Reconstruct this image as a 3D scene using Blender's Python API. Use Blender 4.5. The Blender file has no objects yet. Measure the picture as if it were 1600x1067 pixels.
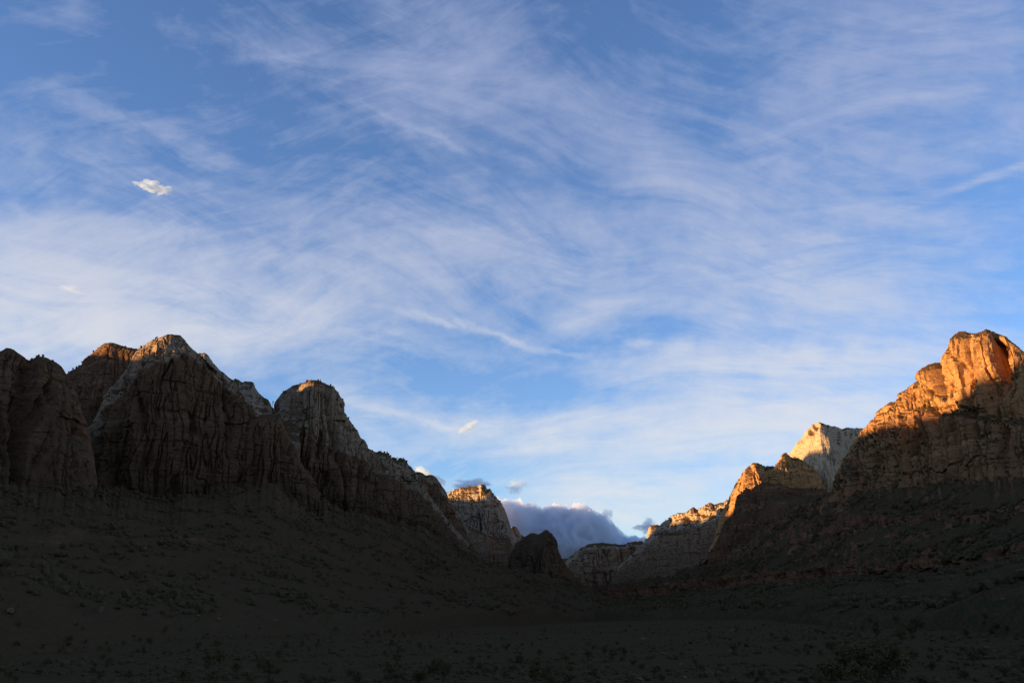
import bpy, math, random
import numpy as np
from mathutils import Vector

R_ = math.radians
scene = bpy.context.scene
col = scene.collection
random.seed(7)
rng = np.random.default_rng(11)

# ------------------------------------------------------------------ camera
F_PX, PITCH = 1443.0, R_(16.5)
CAM = np.array([0.0, 0.0, 16.0])
cd = bpy.data.cameras.new('camera')
cam = bpy.data.objects.new('camera', cd)
col.objects.link(cam)
cam.location = CAM
cam.rotation_euler = (R_(90) + PITCH, 0, 0)
cd.sensor_width = 36
cd.lens = F_PX / 1600 * 36
cd.clip_start, cd.clip_end = 0.5, 200000
scene.camera = cam

# ------------------------------------------------------------------ light
EXPO = 1.4
SKY_STRENGTH = 0.092
SUN_EL, SUN_AZ = R_(6.0), R_(-104.0)        # azimuth from +Y, clockwise; negative = left of the view
SUN_DIR = np.array([math.sin(SUN_AZ) * math.cos(SUN_EL), math.cos(SUN_AZ) * math.cos(SUN_EL), math.sin(SUN_EL)])
sl = bpy.data.lights.new('sun', 'SUN')
sl.energy = 5.0
sl.color = (1.0, 0.65, 0.28)
sl.angle = R_(0.5)
so = bpy.data.objects.new('sun', sl)
col.objects.link(so)
so.rotation_euler = Vector(SUN_DIR).to_track_quat('Z', 'Y').to_euler()

scene.view_settings.view_transform = 'Standard'
scene.view_settings.look = 'None'
scene.view_settings.exposure = EXPO
scene.view_settings.gamma = 1
scene.view_settings.use_curve_mapping = False
scene.cycles.use_denoising = True
scene.cycles.max_bounces = 6
scene.cycles.diffuse_bounces = 3
scene.cycles.volume_bounces = 5


def pix_dir(px, py):
    """photograph pixel (1600 wide) -> unit direction in the world"""
    px = np.asarray(px, float); py = np.asarray(py, float)
    a = (px - 800.0) / F_PX
    b = (533.5 - py) / F_PX
    d = np.stack([a, math.cos(PITCH) - b * math.sin(PITCH), math.sin(PITCH) + b * math.cos(PITCH)], -1)
    return d / np.linalg.norm(d, axis=-1, keepdims=True)


# ------------------------------------------------------------------ sky
world = bpy.data.worlds.new('World')
scene.world = world
world.use_nodes = True
wt = world.node_tree
wt.nodes.clear()


class NT:
    def __init__(s, t): s.t = t

    def n(s, kind, **kw):
        nd = s.t.nodes.new(kind)
        for k, v in kw.items(): setattr(nd, k, v)
        return nd

    def put(s, sock, v):
        if isinstance(v, bpy.types.NodeSocket): s.t.links.new(v, sock)
        elif v is not None: sock.default_value = v

    def math(s, op, a, b=None, c=None, clamp=False):
        nd = s.n('ShaderNodeMath', operation=op, use_clamp=clamp)
        s.put(nd.inputs[0], a); s.put(nd.inputs[1], b)
        if c is not None: s.put(nd.inputs[2], c)
        return nd.outputs[0]

    def vm(s, op, a, b=None):
        nd = s.n('ShaderNodeVectorMath', operation=op)
        s.put(nd.inputs[0], a)
        if b is not None: s.put(nd.inputs[1], b)
        return nd

    def dot(s, a, v): return s.vm('DOT_PRODUCT', a, tuple(float(q) for q in v)).outputs['Value']

    def mix(s, f, a, b, blend='MIX'):
        nd = s.n('ShaderNodeMix', data_type='RGBA', blend_type=blend)
        s.put(nd.inputs['Factor'], f)
        s.put(nd.inputs[6], a if isinstance(a, bpy.types.NodeSocket) else tuple(a) + (1,) * (4 - len(a)))
        s.put(nd.inputs[7], b if isinstance(b, bpy.types.NodeSocket) else tuple(b) + (1,) * (4 - len(b)))
        return nd.outputs[2]

    def noise(s, vec, scale=1.0, detail=4.0, rough=0.55, dist=0.0):
        nd = s.n('ShaderNodeTexNoise')
        s.put(nd.inputs['Vector'], vec)
        nd.inputs['Scale'].default_value = scale
        nd.inputs['Detail'].default_value = detail
        nd.inputs['Roughness'].default_value = rough
        nd.inputs['Distortion'].default_value = dist
        return nd.outputs['Fac']

    def ramp(s, v, lo, hi, a=0.0, b=1.0):
        nd = s.n('ShaderNodeMapRange', interpolation_type='SMOOTHSTEP')
        s.put(nd.inputs['Value'], v)
        nd.inputs['From Min'].default_value = lo; nd.inputs['From Max'].default_value = hi
        nd.inputs['To Min'].default_value = a; nd.inputs['To Max'].default_value = b
        return nd.outputs['Result']


W = NT(wt)
sky = W.n('ShaderNodeTexSky', sky_type='NISHITA', sun_disc=False)
sky.sun_elevation = SUN_EL
sky.sun_rotation = SUN_AZ
sky.altitude = 1200
sky.air_density, sky.dust_density, sky.ozone_density = 1.0, 0.3, 2.0
tc = W.n('ShaderNodeTexCoord')
D = W.vm('NORMALIZE', tc.outputs['Generated']).outputs[0]


wl = W.n('ShaderNodeTexNoise'); W.put(wl.inputs['Vector'], D)
wl.inputs['Scale'].default_value = 3.0; wl.inputs['Detail'].default_value = 1.0
wl2 = W.n('ShaderNodeVectorMath', operation='SCALE'); W.put(wl2.inputs[0], W.vm('SUBTRACT', wl.outputs['Color'], (0.5, 0.5, 0.5)).outputs[0]); wl2.inputs['Scale'].default_value = 0.16
DS = W.vm('ADD', D, wl2.outputs[0]).outputs[0]
# warped direction, so that no patch keeps a smooth outline
wn = W.n('ShaderNodeTexNoise'); W.put(wn.inputs['Vector'], D)
wn.inputs['Scale'].default_value = 7.0; wn.inputs['Detail'].default_value = 5.0; wn.inputs['Roughness'].default_value = 0.6
wo = W.vm('SUBTRACT', wn.outputs['Color'], (0.5, 0.5, 0.5)).outputs[0]
wsn = W.n('ShaderNodeVectorMath', operation='SCALE'); W.put(wsn.inputs[0], wo); wsn.inputs['Scale'].default_value = 0.085
DW = W.vm('ADD', D, wsn.outputs[0]).outputs[0]


def frame(p0, p1):
    a, b = pix_dir(*p0), pix_dir(*p1)
    c = a + b; c /= np.linalg.norm(c)
    t = b - a; h = np.linalg.norm(t) / 2; t /= 2 * h
    t -= c * (t @ c); t /= np.linalg.norm(t)
    return c, t, np.cross(c, t), h


def axes_noise(p0, p1, along, across, detail, rough, dist, seed):
    c, t, n, h = frame(p0, p1)
    cb = W.n('ShaderNodeCombineXYZ')
    W.put(cb.inputs[0], W.math('MULTIPLY_ADD', W.dot(DS, t), 1 / along, seed))
    W.put(cb.inputs[1], W.math('MULTIPLY_ADD', W.dot(DS, n), 1 / across, seed * 0.7))
    W.put(cb.inputs[2], W.math('MULTIPLY', W.dot(D, c), 1 / along))
    return W.noise(cb.outputs[0], 1.0, detail, rough, dist)


def blob(p0, p1, width, gain=1.0, stretch=1.15, DW=None):
    """soft-edged patch of thin cloud from p0 to p1 (pixels), half width in pixels"""
    DW = DW or globals()['DW']
    c, t, n, h = frame(p0, p1)
    u = W.math('MULTIPLY', W.dot(DW, t), 1 / (h * stretch))
    v = W.math('MULTIPLY', W.dot(DW, n), F_PX / width)
    q = W.math('ADD', W.math('MULTIPLY', u, u), W.math('MULTIPLY', v, v))
    e = W.math('EXPONENT', W.math('MULTIPLY', q, -1.0))
    return W.math('MULTIPLY', e, gain)


nA = axes_noise((0, 300), (860, 560), 0.26, 0.070, 10, 0.62, 0.9, 3.1)     # streaks falling to the right
nB = axes_noise((1000, 220), (1600, 60), 0.17, 0.026, 8, 0.6, 0.5, 8.7)    # ripples rising to the right
nC = axes_noise((500, 640), (1300, 640), 0.30, 0.042, 10, 0.62, 0.8, 5.3)  # level streaks above the horizon
nS = axes_noise((0, 300), (860, 480), 0.11, 0.019, 8, 0.64, 0.5, 1.7)    # fine fibres falling to the right
nT = axes_noise((700, 420), (1300, 250), 0.10, 0.018, 8, 0.64, 0.5, 6.1) # fine fibres rising to the right
side = W.ramp(W.dot(D, tuple(np.cross(pix_dir(900, 700), pix_dir(900, 0)) * -1)), -0.12, 0.14)
mixf = W.n('ShaderNodeMix', data_type='FLOAT'); W.put(mixf.inputs['Factor'], side); W.put(mixf.inputs[2], nS); W.put(mixf.inputs[3], nT)
nI = W.noise(D, 30.0, 6, 0.6, 0.0)
nF = W.math('ADD', W.math('MULTIPLY', mixf.outputs[0], 0.6), W.math('MULTIPLY', nI, 0.4))


def total(lst):
    o = lst[0]
    for q in lst[1:]: o = W.math('ADD', o, q)
    return o


patA = total([blob((-150, 330), (420, 480), 105, 0.80), blob((0, 500), (600, 530), 45, 0.55), blob((-80, 480), (200, 515), 70, 0.9),
              blob((300, 380), (1000, 400), 75, 0.55), blob((520, 30), (820, 180), 110, 0.50),
              blob((880, 150), (1150, 330), 60, 0.5), blob((80, 180), (330, 230), 50, 0.25), blob((60, 30), (170, 30), 40, 0.25)])
patB = total([blob((1180, 130), (1650, 60), 150, 0.62), blob((1150, 300), (1330, 180), 60, 0.35),
              blob((1080, 440), (1480, 370), 70, 0.55), blob((850, 500), (990, 455), 28, 0.55)])
patC = total([blob((1020, 575), (1520, 545), 26, 0.85), blob((1000, 640), (1450, 600), 60, 0.70), blob((1100, 700), (1350, 640), 60, 0.55),
              blob((480, 610), (760, 660), 30, 0.35), blob((620, 690), (1200, 690), 38, 0.85),
              blob((830, 770), (1130, 785), 34, 1.1), blob((450, 560), (640, 640), 40, 0.3), blob((1150, 480), (1500, 490), 40, 0.4)])
lines = total([blob((640, 495), (860, 545), 7, 0.50), blob((630, 190), (750, 256), 7, 0.40), blob((310, 45), (520, 135), 17, 0.35),
               blob((1465, 308), (1700, 216), 6, 0.42, DW=D), blob((560, 625), (770, 690), 9, 0.25), blob((0, 290), (60, 325), 10, 0.4),
               blob((985, 530), (1035, 535), 9, 0.35), blob((640, 660), (720, 668), 10, 0.2)])
dens = total([W.math('MULTIPLY', patA, W.ramp(nA, 0.28, 0.72, 0.35, 1.18)),
              W.math('MULTIPLY', patB, W.ramp(nB, 0.28, 0.72, 0.40, 1.15)),
              W.math('MULTIPLY', patC, W.ramp(nC, 0.28, 0.72, 0.35, 1.18)),
              W.math('MULTIPLY', lines, W.ramp(nS, 0.30, 0.70, 0.2, 1.3)),
              W.math('MULTIPLY', W.ramp(nA, 0.30, 0.80), 0.26),
              W.math('MULTIPLY', W.ramp(nF, 0.40, 0.75), 0.16)])
dens = W.math('MULTIPLY', dens, W.ramp(nF, 0.30, 0.70, 0.74, 1.24))
dens = W.math('MULTIPLY', W.math('SUBTRACT', 1.0, W.math('EXPONENT', W.math('MULTIPLY', W.math('MAXIMUM', W.math('SUBTRACT', dens, 0.15), 0.0), -1.5))), 0.98)
dens = W.math('MULTIPLY', dens, W.ramp(W.dot(D, (0, 0, 1)), -0.02, 0.05))
K = 1.0 / (2 ** EXPO * SKY_STRENGTH)
el = W.dot(D, (0, 0, 1))
ccol = W.mix(W.ramp(el, 0.12, 0.58), (0.80 * K, 0.80 * K, 0.81 * K), (0.42 * K, 0.48 * K, 0.70 * K))
skyc = W.mix(1.0, sky.outputs[0], (0.97, 1.04, 1.34), 'MULTIPLY')
final = W.mix(dens, skyc, ccol)
bg = W.n('ShaderNodeBackground')
bg.inputs['Strength'].default_value = SKY_STRENGTH
W.put(bg.inputs['Color'], final)
wout = W.n('ShaderNodeOutputWorld')
W.put(wout.inputs['Surface'], bg.outputs[0])
world.cycles.sampling_method = 'MANUAL'
world.cycles.sample_map_resolution = 512

# ------------------------------------------------------------------ numpy noise
_perm = np.random.default_rng(5).permutation(256).astype(np.int32)
_perm = np.concatenate([_perm, _perm, _perm])
_g = np.array([[1, 1, 0], [-1, 1, 0], [1, -1, 0], [-1, -1, 0], [1, 0, 1], [-1, 0, 1], [1, 0, -1], [-1, 0, -1],
               [0, 1, 1], [0, -1, 1], [0, 1, -1], [0, -1, -1], [1, 1, 0], [-1, 1, 0], [0, -1, 1], [0, -1, -1]], np.float32)


def pn(x, y, z):
    """gradient noise, about -0.7..0.7"""
    x = np.asarray(x, np.float64); y = np.asarray(y, np.float64); z = np.asarray(z, np.float64)
    x, y, z = np.broadcast_arrays(x, y, z)
    xi = np.floor(x); yi = np.floor(y); zi = np.floor(z)
    xf = (x - xi).astype(np.float32); yf = (y - yi).astype(np.float32); zf = (z - zi).astype(np.float32)
    X = xi.astype(np.int64) & 255; Y = yi.astype(np.int64) & 255; Z = zi.astype(np.int64) & 255
    u = xf * xf * xf * (xf * (xf * 6 - 15) + 10)
    v = yf * yf * yf * (yf * (yf * 6 - 15) + 10)
    w = zf * zf * zf * (zf * (zf * 6 - 15) + 10)

    def gr(i, j, k):
        h = _perm[_perm[_perm[X + i] + Y + j] + Z + k] & 15
        g = _g[h]
        return g[..., 0] * (xf - i) + g[..., 1] * (yf - j) + g[..., 2] * (zf - k)
    a = gr(0, 0, 0); a = a + u * (gr(1, 0, 0) - a)
    b = gr(0, 1, 0); b = b + u * (gr(1, 1, 0) - b)
    c = gr(0, 0, 1); c = c + u * (gr(1, 0, 1) - c)
    d = gr(0, 1, 1); d = d + u * (gr(1, 1, 1) - d)
    a = a + v * (b - a); c = c + v * (d - c)
    return a + w * (c - a)


def fbm(x, y, z, o=4, lac=2.03, gain=0.5):
    s = 0; a = 1.0
    for i in range(o):
        s = s + a * pn(x, y, z)
        x = x * lac + 17.3; y = y * lac + 5.1; z = z * lac + 9.7; a *= gain
    return s


def sstep(x, a, b):
    t = np.clip((x - a) / (b - a), 0, 1)
    return t * t * (3 - 2 * t)


# ------------------------------------------------------------------ materials
def new_mat(name):
    m = bpy.data.materials.new(name); m.use_nodes = True
    t = m.node_tree; t.nodes.clear()
    N = NT(t)
    out = N.n('ShaderNodeOutputMaterial')
    return m, N, out


def rock_mat(name, red, red2, pale, low, plant=(0.096, 0.055, 0.025), soil=(0.130, 0.067, 0.032), speck=7.0):
    m, N, out = new_mat(name)
    tc = N.n('ShaderNodeTexCoord').outputs['Object']

    def vec(sx, sy, sz):
        mp = N.n('ShaderNodeMapping'); N.put(mp.inputs['Vector'], tc)
        mp.inputs['Scale'].default_value = (1 / sx, 1 / sy, 1 / sz)
        return mp.outputs[0]
    at = lambda k: N.n('ShaderNodeAttribute', attribute_name=k).outputs['Fac']
    cap, lowf, veg = at('cap'), at('low'), at('veg')
    streak = N.noise(vec(14, 14, 170), 1, 5, 0.6)
    strata = N.noise(vec(420, 420, 13), 1, 5, 0.65, 0.6)
    mott = N.noise(vec(60, 60, 45), 1, 6, 0.6)
    fine = N.noise(vec(9, 9, 5), 1, 5, 0.65)
    beds = N.noise(vec(260, 260, 3.4), 1, 3, 0.6, 0.4)
    c = N.mix(N.ramp(mott, 0.35, 0.65), red, red2)
    c = N.mix(N.ramp(beds, 0.5, 0.62, 0, 0.4), c, tuple(q * 0.62 for q in red))
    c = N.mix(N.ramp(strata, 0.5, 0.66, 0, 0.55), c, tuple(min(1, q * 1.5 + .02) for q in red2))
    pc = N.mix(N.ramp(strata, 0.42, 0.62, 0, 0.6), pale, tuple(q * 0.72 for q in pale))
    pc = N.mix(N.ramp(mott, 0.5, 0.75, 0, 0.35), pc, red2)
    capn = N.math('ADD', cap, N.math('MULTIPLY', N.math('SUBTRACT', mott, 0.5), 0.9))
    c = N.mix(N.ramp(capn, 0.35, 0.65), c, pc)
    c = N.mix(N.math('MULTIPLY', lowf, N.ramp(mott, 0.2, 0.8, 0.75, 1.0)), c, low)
    # desert varnish: dark mineral streaks running down the walls
    c = N.mix(N.ramp(streak, 0.53, 0.64, 0, 0.66), c, tuple(q * 0.40 for q in red))
    c = N.mix(N.ramp(fine, 0.52, 0.66, 0, 0.45), c, tuple(q * 0.6 for q in red))
    # soil and scrub on ledges and slopes
    vs = N.noise(vec(speck, speck, speck), 1, 3, 0.6)
    vg = N.math('ADD', veg, N.math('MULTIPLY', N.math('SUBTRACT', N.noise(vec(70, 70, 70), 1, 4, 0.6), 0.5), 0.9))
    c = N.mix(N.ramp(vg, 0.25, 0.6), c, soil)
    c = N.mix(N.math('MULTIPLY', N.ramp(vg, 0.2, 0.55), N.ramp(vs, 0.44, 0.54)), c, plant)
    b = N.n('ShaderNodeBump'); b.inputs['Strength'].default_value = 0.9; b.inputs['Distance'].default_value = 3.5
    N.put(b.inputs['Height'], N.math('ADD', N.math('ADD', fine, N.math('MULTIPLY', strata, 0.8)), N.math('MULTIPLY', vs, 0.5)))
    p = N.n('ShaderNodeBsdfPrincipled')
    N.put(p.inputs['Base Color'], c); p.inputs['Roughness'].default_value = 0.95
    p.inputs['Specular IOR Level'].default_value = 0.0
    N.put(p.inputs['Normal'], b.outputs[0])
    N.put(out.inputs['Surface'], p.outputs[0])
    return m


LOW = (0.094, 0.052, 0.026)  # darker lower strata, with the shade of the cliff feet painted in
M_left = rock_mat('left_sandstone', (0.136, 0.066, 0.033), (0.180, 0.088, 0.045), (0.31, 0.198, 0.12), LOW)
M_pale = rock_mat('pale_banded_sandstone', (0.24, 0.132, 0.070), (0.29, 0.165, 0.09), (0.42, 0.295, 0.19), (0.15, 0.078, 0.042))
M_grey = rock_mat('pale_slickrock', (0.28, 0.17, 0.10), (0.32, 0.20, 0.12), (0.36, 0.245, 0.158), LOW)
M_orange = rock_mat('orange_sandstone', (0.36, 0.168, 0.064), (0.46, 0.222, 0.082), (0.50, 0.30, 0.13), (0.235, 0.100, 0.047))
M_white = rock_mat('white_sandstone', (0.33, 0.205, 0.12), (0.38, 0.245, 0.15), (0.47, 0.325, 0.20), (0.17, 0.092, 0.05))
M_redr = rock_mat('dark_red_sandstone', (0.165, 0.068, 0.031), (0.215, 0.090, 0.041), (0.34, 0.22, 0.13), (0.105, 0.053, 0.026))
M_slope = rock_mat('scrub_slope', (0.135, 0.070, 0.034), (0.15, 0.077, 0.037), (0.2, 0.12, 0.07), LOW,
                   soil=(0.105, 0.057, 0.027), speck=9.0)
M_slope_red = rock_mat('red_scrub_slope', (0.185, 0.076, 0.036), (0.215, 0.088, 0.041), (0.2, 0.12, 0.07), LOW,
                       plant=(0.074, 0.055, 0.023), soil=(0.112, 0.058, 0.028), speck=9.0)


# ------------------------------------------------------------------ mesh helpers
def mesh_obj(name, co, faces, mat, smooth=True, attrs=None):
    me = bpy.data.meshes.new(name)
    co = np.asarray(co, np.float32)
    faces = np.asarray(faces, np.int32)
    k = faces.shape[1]
    me.vertices.add(len(co)); me.vertices.foreach_set('co', co.ravel())
    me.loops.add(faces.size); me.loops.foreach_set('vertex_index', faces.ravel())
    me.polygons.add(len(faces))
    me.polygons.foreach_set('loop_start', np.arange(0, faces.size, k, dtype=np.int32))
    me.polygons.foreach_set('loop_total', np.full(len(faces), k, np.int32))
    me.update(calc_edges=True)
    me.polygons.foreach_set('use_smooth', np.full(len(faces), smooth, bool))
    for kx, v in (attrs or {}).items():
        a = me.attributes.new(kx, 'FLOAT', 'POINT'); a.data.foreach_set('value', np.asarray(v, np.float32).ravel())
    me.materials.append(mat)
    o = bpy.data.objects.new(name, me)
    col.objects.link(o)
    return o


def grid_faces(nr, nc):
    i = np.arange(nr * nc, dtype=np.int32).reshape(nr, nc)
    return np.stack([i[:-1, :-1], i[1:, :-1], i[1:, 1:], i[:-1, 1:]], -1).reshape(-1, 4)


def setp(o, label=None, cat=None, group=None, kind=None):
    if label: o['label'] = label
    if cat: o['category'] = cat
    if group: o['group'] = group
    if kind: o['kind'] = kind
    return o


def interp_guide(g, az):
    """guide = [(px, py, R or None)...] -> R, z at each azimuth"""
    px = np.array([q[0] for q in g], float); py = np.array([q[1] for q in g], float)
    kn = [(q[0], q[2]) for q in g if len(q) > 2 and q[2] is not None]
    R = np.interp(px, [k[0] for k in kn], [k[1] for k in kn])
    d = pix_dir(px, py)
    a = np.arctan2(d[:, 0], d[:, 1])
    te = d[:, 2] / np.hypot(d[:, 0], d[:, 1])
    o = np.argsort(a)
    Ri = np.interp(az, a[o], R[o])
    ti = np.interp(az, a[o], te[o])
    return Ri, CAM[2] + Ri * ti


def px_az(px, py):
    d = pix_dir(px, py)
    return math.atan2(d[0], d[1])


SURF = {}


def massif(name, guides, mat, caps, lows, seg, exps, back=None, step=0.55, butt=(45, 170), colm=(13, 46), strat=1.1,
           fine=1.6, jag=2.5, crest_keep=0.5, veg_bias=0.0, bumps=(), talus=(9, 90), seed=0.0, blocks=((46, 80, 8.0), (19, 30, 3.4), (8, 12, 1.3)), side=1.0, tuck=True, smooth=False):
    """A rock mass lofted through its crest, its ledges and its foot, then broken up by buttresses, cracks and beds.
    guides: crest first, foot last; caps: rock type at each guide; lows: darker lower rock, partly painted shade; seg: rows between guides."""
    g0 = guides[0]
    a0 = px_az(g0[0][0], g0[0][1]); a1 = px_az(g0[-1][0], g0[-1][1])
    nc = max(40, int(abs(a1 - a0) * F_PX / step * 0.64))
    az = np.linspace(a0, a1, nc)
    RZ = [interp_guide(g, az) for g in guides]
    if tuck:
        Rb, zb = RZ[-2]; RZ[-1] = (Rb - 45, zb - 130)
    # the crest's own small breaks
    Rc, zc = RZ[0]
    s_ = az * np.mean(Rc)
    j = fbm(s_ / 26 + seed, seed, 0.5, 4) * jag * 1.3 + np.round(pn(s_ / 14 + seed, 3.3, seed) * 3) * jag * 0.35
    RZ[0] = (Rc, zc + j)
    rowsR, rowsZ, cp, lw, tt = [], [], [], [], []
    bk = back or [(160, -25), (420, -140), (900, -420)]
    for i, (dr, dz) in reversed(list(enumerate(bk))):
        rowsR.append(RZ[0][0] + dr); rowsZ.append(np.maximum(RZ[0][1] + dz, -30)); cp.append(caps[0]); lw.append(lows[0]); tt.append(-1.0)
    # finer rows just behind the crest
    for f in np.linspace(1, 0, 6)[1:-1]:
        rowsR.append(RZ[0][0] + bk[0][0] * f); rowsZ.append(RZ[0][1] + bk[0][1] * f * f); cp.append(caps[0]); lw.append(lows[0]); tt.append(-f)
    nback = len(rowsR)
    for k in range(len(guides) - 1):
        (Ra, za), (Rb, zb) = RZ[k], RZ[k + 1]
        n = seg[k]
        for q in range(n + (1 if k == len(guides) - 2 else 0)):
            t = q / n
            rowsR.append(Ra + (Rb - Ra) * (t ** exps[k])); rowsZ.append(za + (zb - za) * t)
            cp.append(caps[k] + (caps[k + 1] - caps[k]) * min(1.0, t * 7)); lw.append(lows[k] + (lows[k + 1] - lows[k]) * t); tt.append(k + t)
    nf = 4 if tuck else 14
    for q in range(1, nf + 1):
        rowsR.append(RZ[-1][0] - (10.0 if tuck else 8.0) * q); rowsZ.append(RZ[-1][1] + (np.minimum(-16.0, RZ[-1][1] - 5) - RZ[-1][1]) * q / nf); cp.append(caps[-1]); lw.append(lows[-1]); tt.append(len(guides) - 1)
    Rg = np.array(rowsR); Z = np.array(rowsZ)
    nr = len(Rg)
    sa, ca = np.sin(az)[None], np.cos(az)[None]
    X, Y = Rg * sa, Rg * ca
    # slope and plan direction of the lofted face
    def sm(a, k, ax):
        w = [(0, 0), (0, 0)]; w[ax] = (k, k)
        p = np.pad(a, w, 'edge'); w2 = [(0, 0), (0, 0)]; w2[ax] = (1, 0)
        cs = np.cumsum(np.pad(p, w2), axis=ax)
        n = a.shape[ax]
        return (np.take(cs, range(2 * k + 1, 2 * k + 1 + n), ax) - np.take(cs, range(0, n), ax)) / (2 * k + 1)
    P0 = np.stack([X, Y, Z], -1)
    N0 = np.cross(np.gradient(P0, axis=1), np.gradient(P0, axis=0))
    N0 /= np.linalg.norm(N0, axis=-1, keepdims=True) + 1e-9
    N0 *= np.where(N0[..., 2:3] < 0, -1, 1)
    hz = np.hypot(N0[..., 0], N0[..., 1])
    steep = sstep(np.arctan2(hz, N0[..., 2] + 1e-9), R_(38), R_(60))
    steep[:nback] = 0
    if not tuck: steep[-40:] = 0
    steep = sm(sm(steep, 5, 0), 4, 1)
    ux, uy = sm(N0[..., 0], 16, 1), sm(N0[..., 1], 16, 1)
    ux, uy = sm(ux, 6, 0), sm(uy, 6, 0)
    ux, uy = ux - sa * 0.25, uy - ca * 0.25
    ln = np.hypot(ux, uy) + 1e-9
    nx, ny = ux / ln, uy / ln
    # height below the crest, used to hold the skyline
    below = (RZ[0][1][None] - Z)
    hold = crest_keep + (1 - crest_keep) * sstep(below, 0, 35)
    hold[:nback] = crest_keep * 0.5
    disp = np.zeros_like(Z)
    o = seed * 13.7
    A, L = butt
    Rm = np.mean([r for r, z in RZ[:max(2, len(RZ) - 1)]], axis=0)[None]
    XC = Rm * sa + 0.15 * (X - Rm * sa); YC = Rm * ca + 0.15 * (Y - Rm * ca)
    n1 = pn(XC / L + o, YC / L, Z / (L * 4.5))
    n1b = pn(XC / (L * .5) + o, YC / (L * .5) + 3, Z / (L * 2.2))
    disp += A * (1 - 2.6 * np.abs(n1)) * 0.6 * steep + A * 0.5 * n1b * steep
    A, L = colm
    wz = 0.15 * pn(XC / 150, YC / 150, Z / 220)
    n2 = pn(XC / L + o + wz, YC / L + wz, Z / (L * 8.0))
    n3 = pn(XC / (L * .42) + o + wz, YC / (L * .42) + wz, Z / (L * 5.0))
    rid = 1 - np.abs(n2) * 2.4
    crack = sstep(np.abs(n3), 0.0, 0.09)
    disp += A * (rid - 0.5) * steep * 0.9 - A * 0.9 * (1 - crack) * steep
    n4 = pn(XC / (L * 1.7) + o + 5 + wz * 0.6, YC / (L * 1.7) + wz * 0.6, Z / (L * 14.0))
    disp -= A * 2.4 * (1 - sstep(np.abs(n4), 0.0, 0.085)) * steep * sstep(pn(X / 150, Y / 150 + o, Z / 150), -0.1, 0.15)
    # jointed blocks: every block stands a little in or out of its neighbours
    sarc = az[None] * Rm + 0 * Z
    for (bw, bh, ba) in blocks:
        sw = sarc + bw * 0.45 * pn(XC / (bw * 2.2), YC / (bw * 2.2), Z / (bh * 7) + o) + 0.06 * bw * pn(XC / 6, YC / 6, Z / 12)
        ci = np.floor(sw / bw)
        zo = Z / bh + ((np.sin(ci * 12.9898 + seed) * 43758.5453) % 1.0) + 0.25 * pn(XC / bw, YC / bw, o + 0 * Z)
        bi = np.floor(zo)
        hsh = (np.sin(ci * 127.1 + bi * 311.7 + seed * 7.7) * 43758.5453) % 1.0
        disp += ba * (hsh - 0.5) * steep
        # open joint between two blocks
        e = np.abs((sw / bw) % 1.0 - 0.5) * 2
        disp -= ba * 0.9 * sstep(e, 0.86, 1.0) * steep * (hsh > 0.35)
        f_ = np.abs(zo % 1.0 - 0.5) * 2
        disp -= ba * 0.5 * sstep(f_, 0.86, 1.0) * steep * (hsh < 0.6)
    # beds: hard layers stand out, soft ones are cut back
    lay = pn(X / 900 + 3, Y / 900, Z / 17 + o) + 0.7 * pn(X / 300, Y / 300 + o, Z / 6.5)
    disp += strat * np.tanh(lay * 4) * steep
    led = pn(X / 500 + o, Y / 500, Z / 52)
    disp += strat * 2.6 * np.tanh(led * 5) * steep
    disp += fine * fbm(X / 13, Y / 13, Z / 9 + o, 3) * (0.5 + steep)
    TA, TL = talus
    zt = (TA * fbm(X / TL + o, Y / TL, 0.3, 4) + TA * 0.35 * (1 - 2 * np.abs(pn(X / (TL * .5), Y / (TL * .5) + o, 0.1)))) * (1 - steep)
    fw = 9 if tuck else 30
    zt += fine * 0.9 * fbm(X / fw, Y / fw, o, 2) * (1 - steep)
    zt[:nback] *= 0.1
    # single features: (px, py, half width, half height, metres out (+) or in (-), lean, hardness)
    if bumps:
        El = np.arctan2(Z - CAM[2], Rg)
        for (bx, by, hw, hh, m, lean, pw) in bumps:
            d = pix_dir(bx, by); ba = math.atan2(d[0], d[1]); be = math.asin(d[2])
            u = (az[None] - ba) * F_PX; v = (El - be) * F_PX
            u = u + lean * v + fbm(X / 22 + bx, Y / 22, Z / 30, 3) * hw * 0.35
            v = v + fbm(X / 30 + by, Y / 30, Z / 30, 2) * hh * 0.2
            q = (np.abs(u / hw) ** pw + np.abs(v / hh) ** pw)
            disp += m * np.exp(-q) * (np.arange(nr)[:, None] >= nback)
    tg = (2.4 * fbm(X / 38 + o, Y / 38, Z / 26, 3) + 9.0 * fbm(X / 110, Y / 110 + o, Z / 90, 2)) * steep * side * (np.arange(nr)[:, None] >= nback - 4)
    X = X + nx * disp * hold - ny * tg; Y = Y + ny * disp * hold + nx * tg
    Z = Z + zt * np.clip(hold, 0, 1)
    flat = 1 - steep
    # local slope after displacement drives where soil and scrub can hold
    P = np.stack([X, Y, Z], -1)
    ev = np.gradient(P, axis=0); eu = np.gradient(P, axis=1)
    nn = np.cross(eu, ev); nn /= np.linalg.norm(nn, axis=-1, keepdims=True) + 1e-9
    nz = np.abs(nn[..., 2])
    veg = sstep(nz, 0.60, 0.90) + veg_bias
    veg = np.clip(veg, 0, 1.2)
    if not tuck: veg[-30:] = np.maximum(veg[-30:], 0.9)
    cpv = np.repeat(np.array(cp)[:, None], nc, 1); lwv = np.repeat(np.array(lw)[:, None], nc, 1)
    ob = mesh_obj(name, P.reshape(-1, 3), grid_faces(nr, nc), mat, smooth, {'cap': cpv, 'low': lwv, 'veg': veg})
    SURF[ob.name] = (P, nz, nback, np.array(tt))
    return ob


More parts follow.
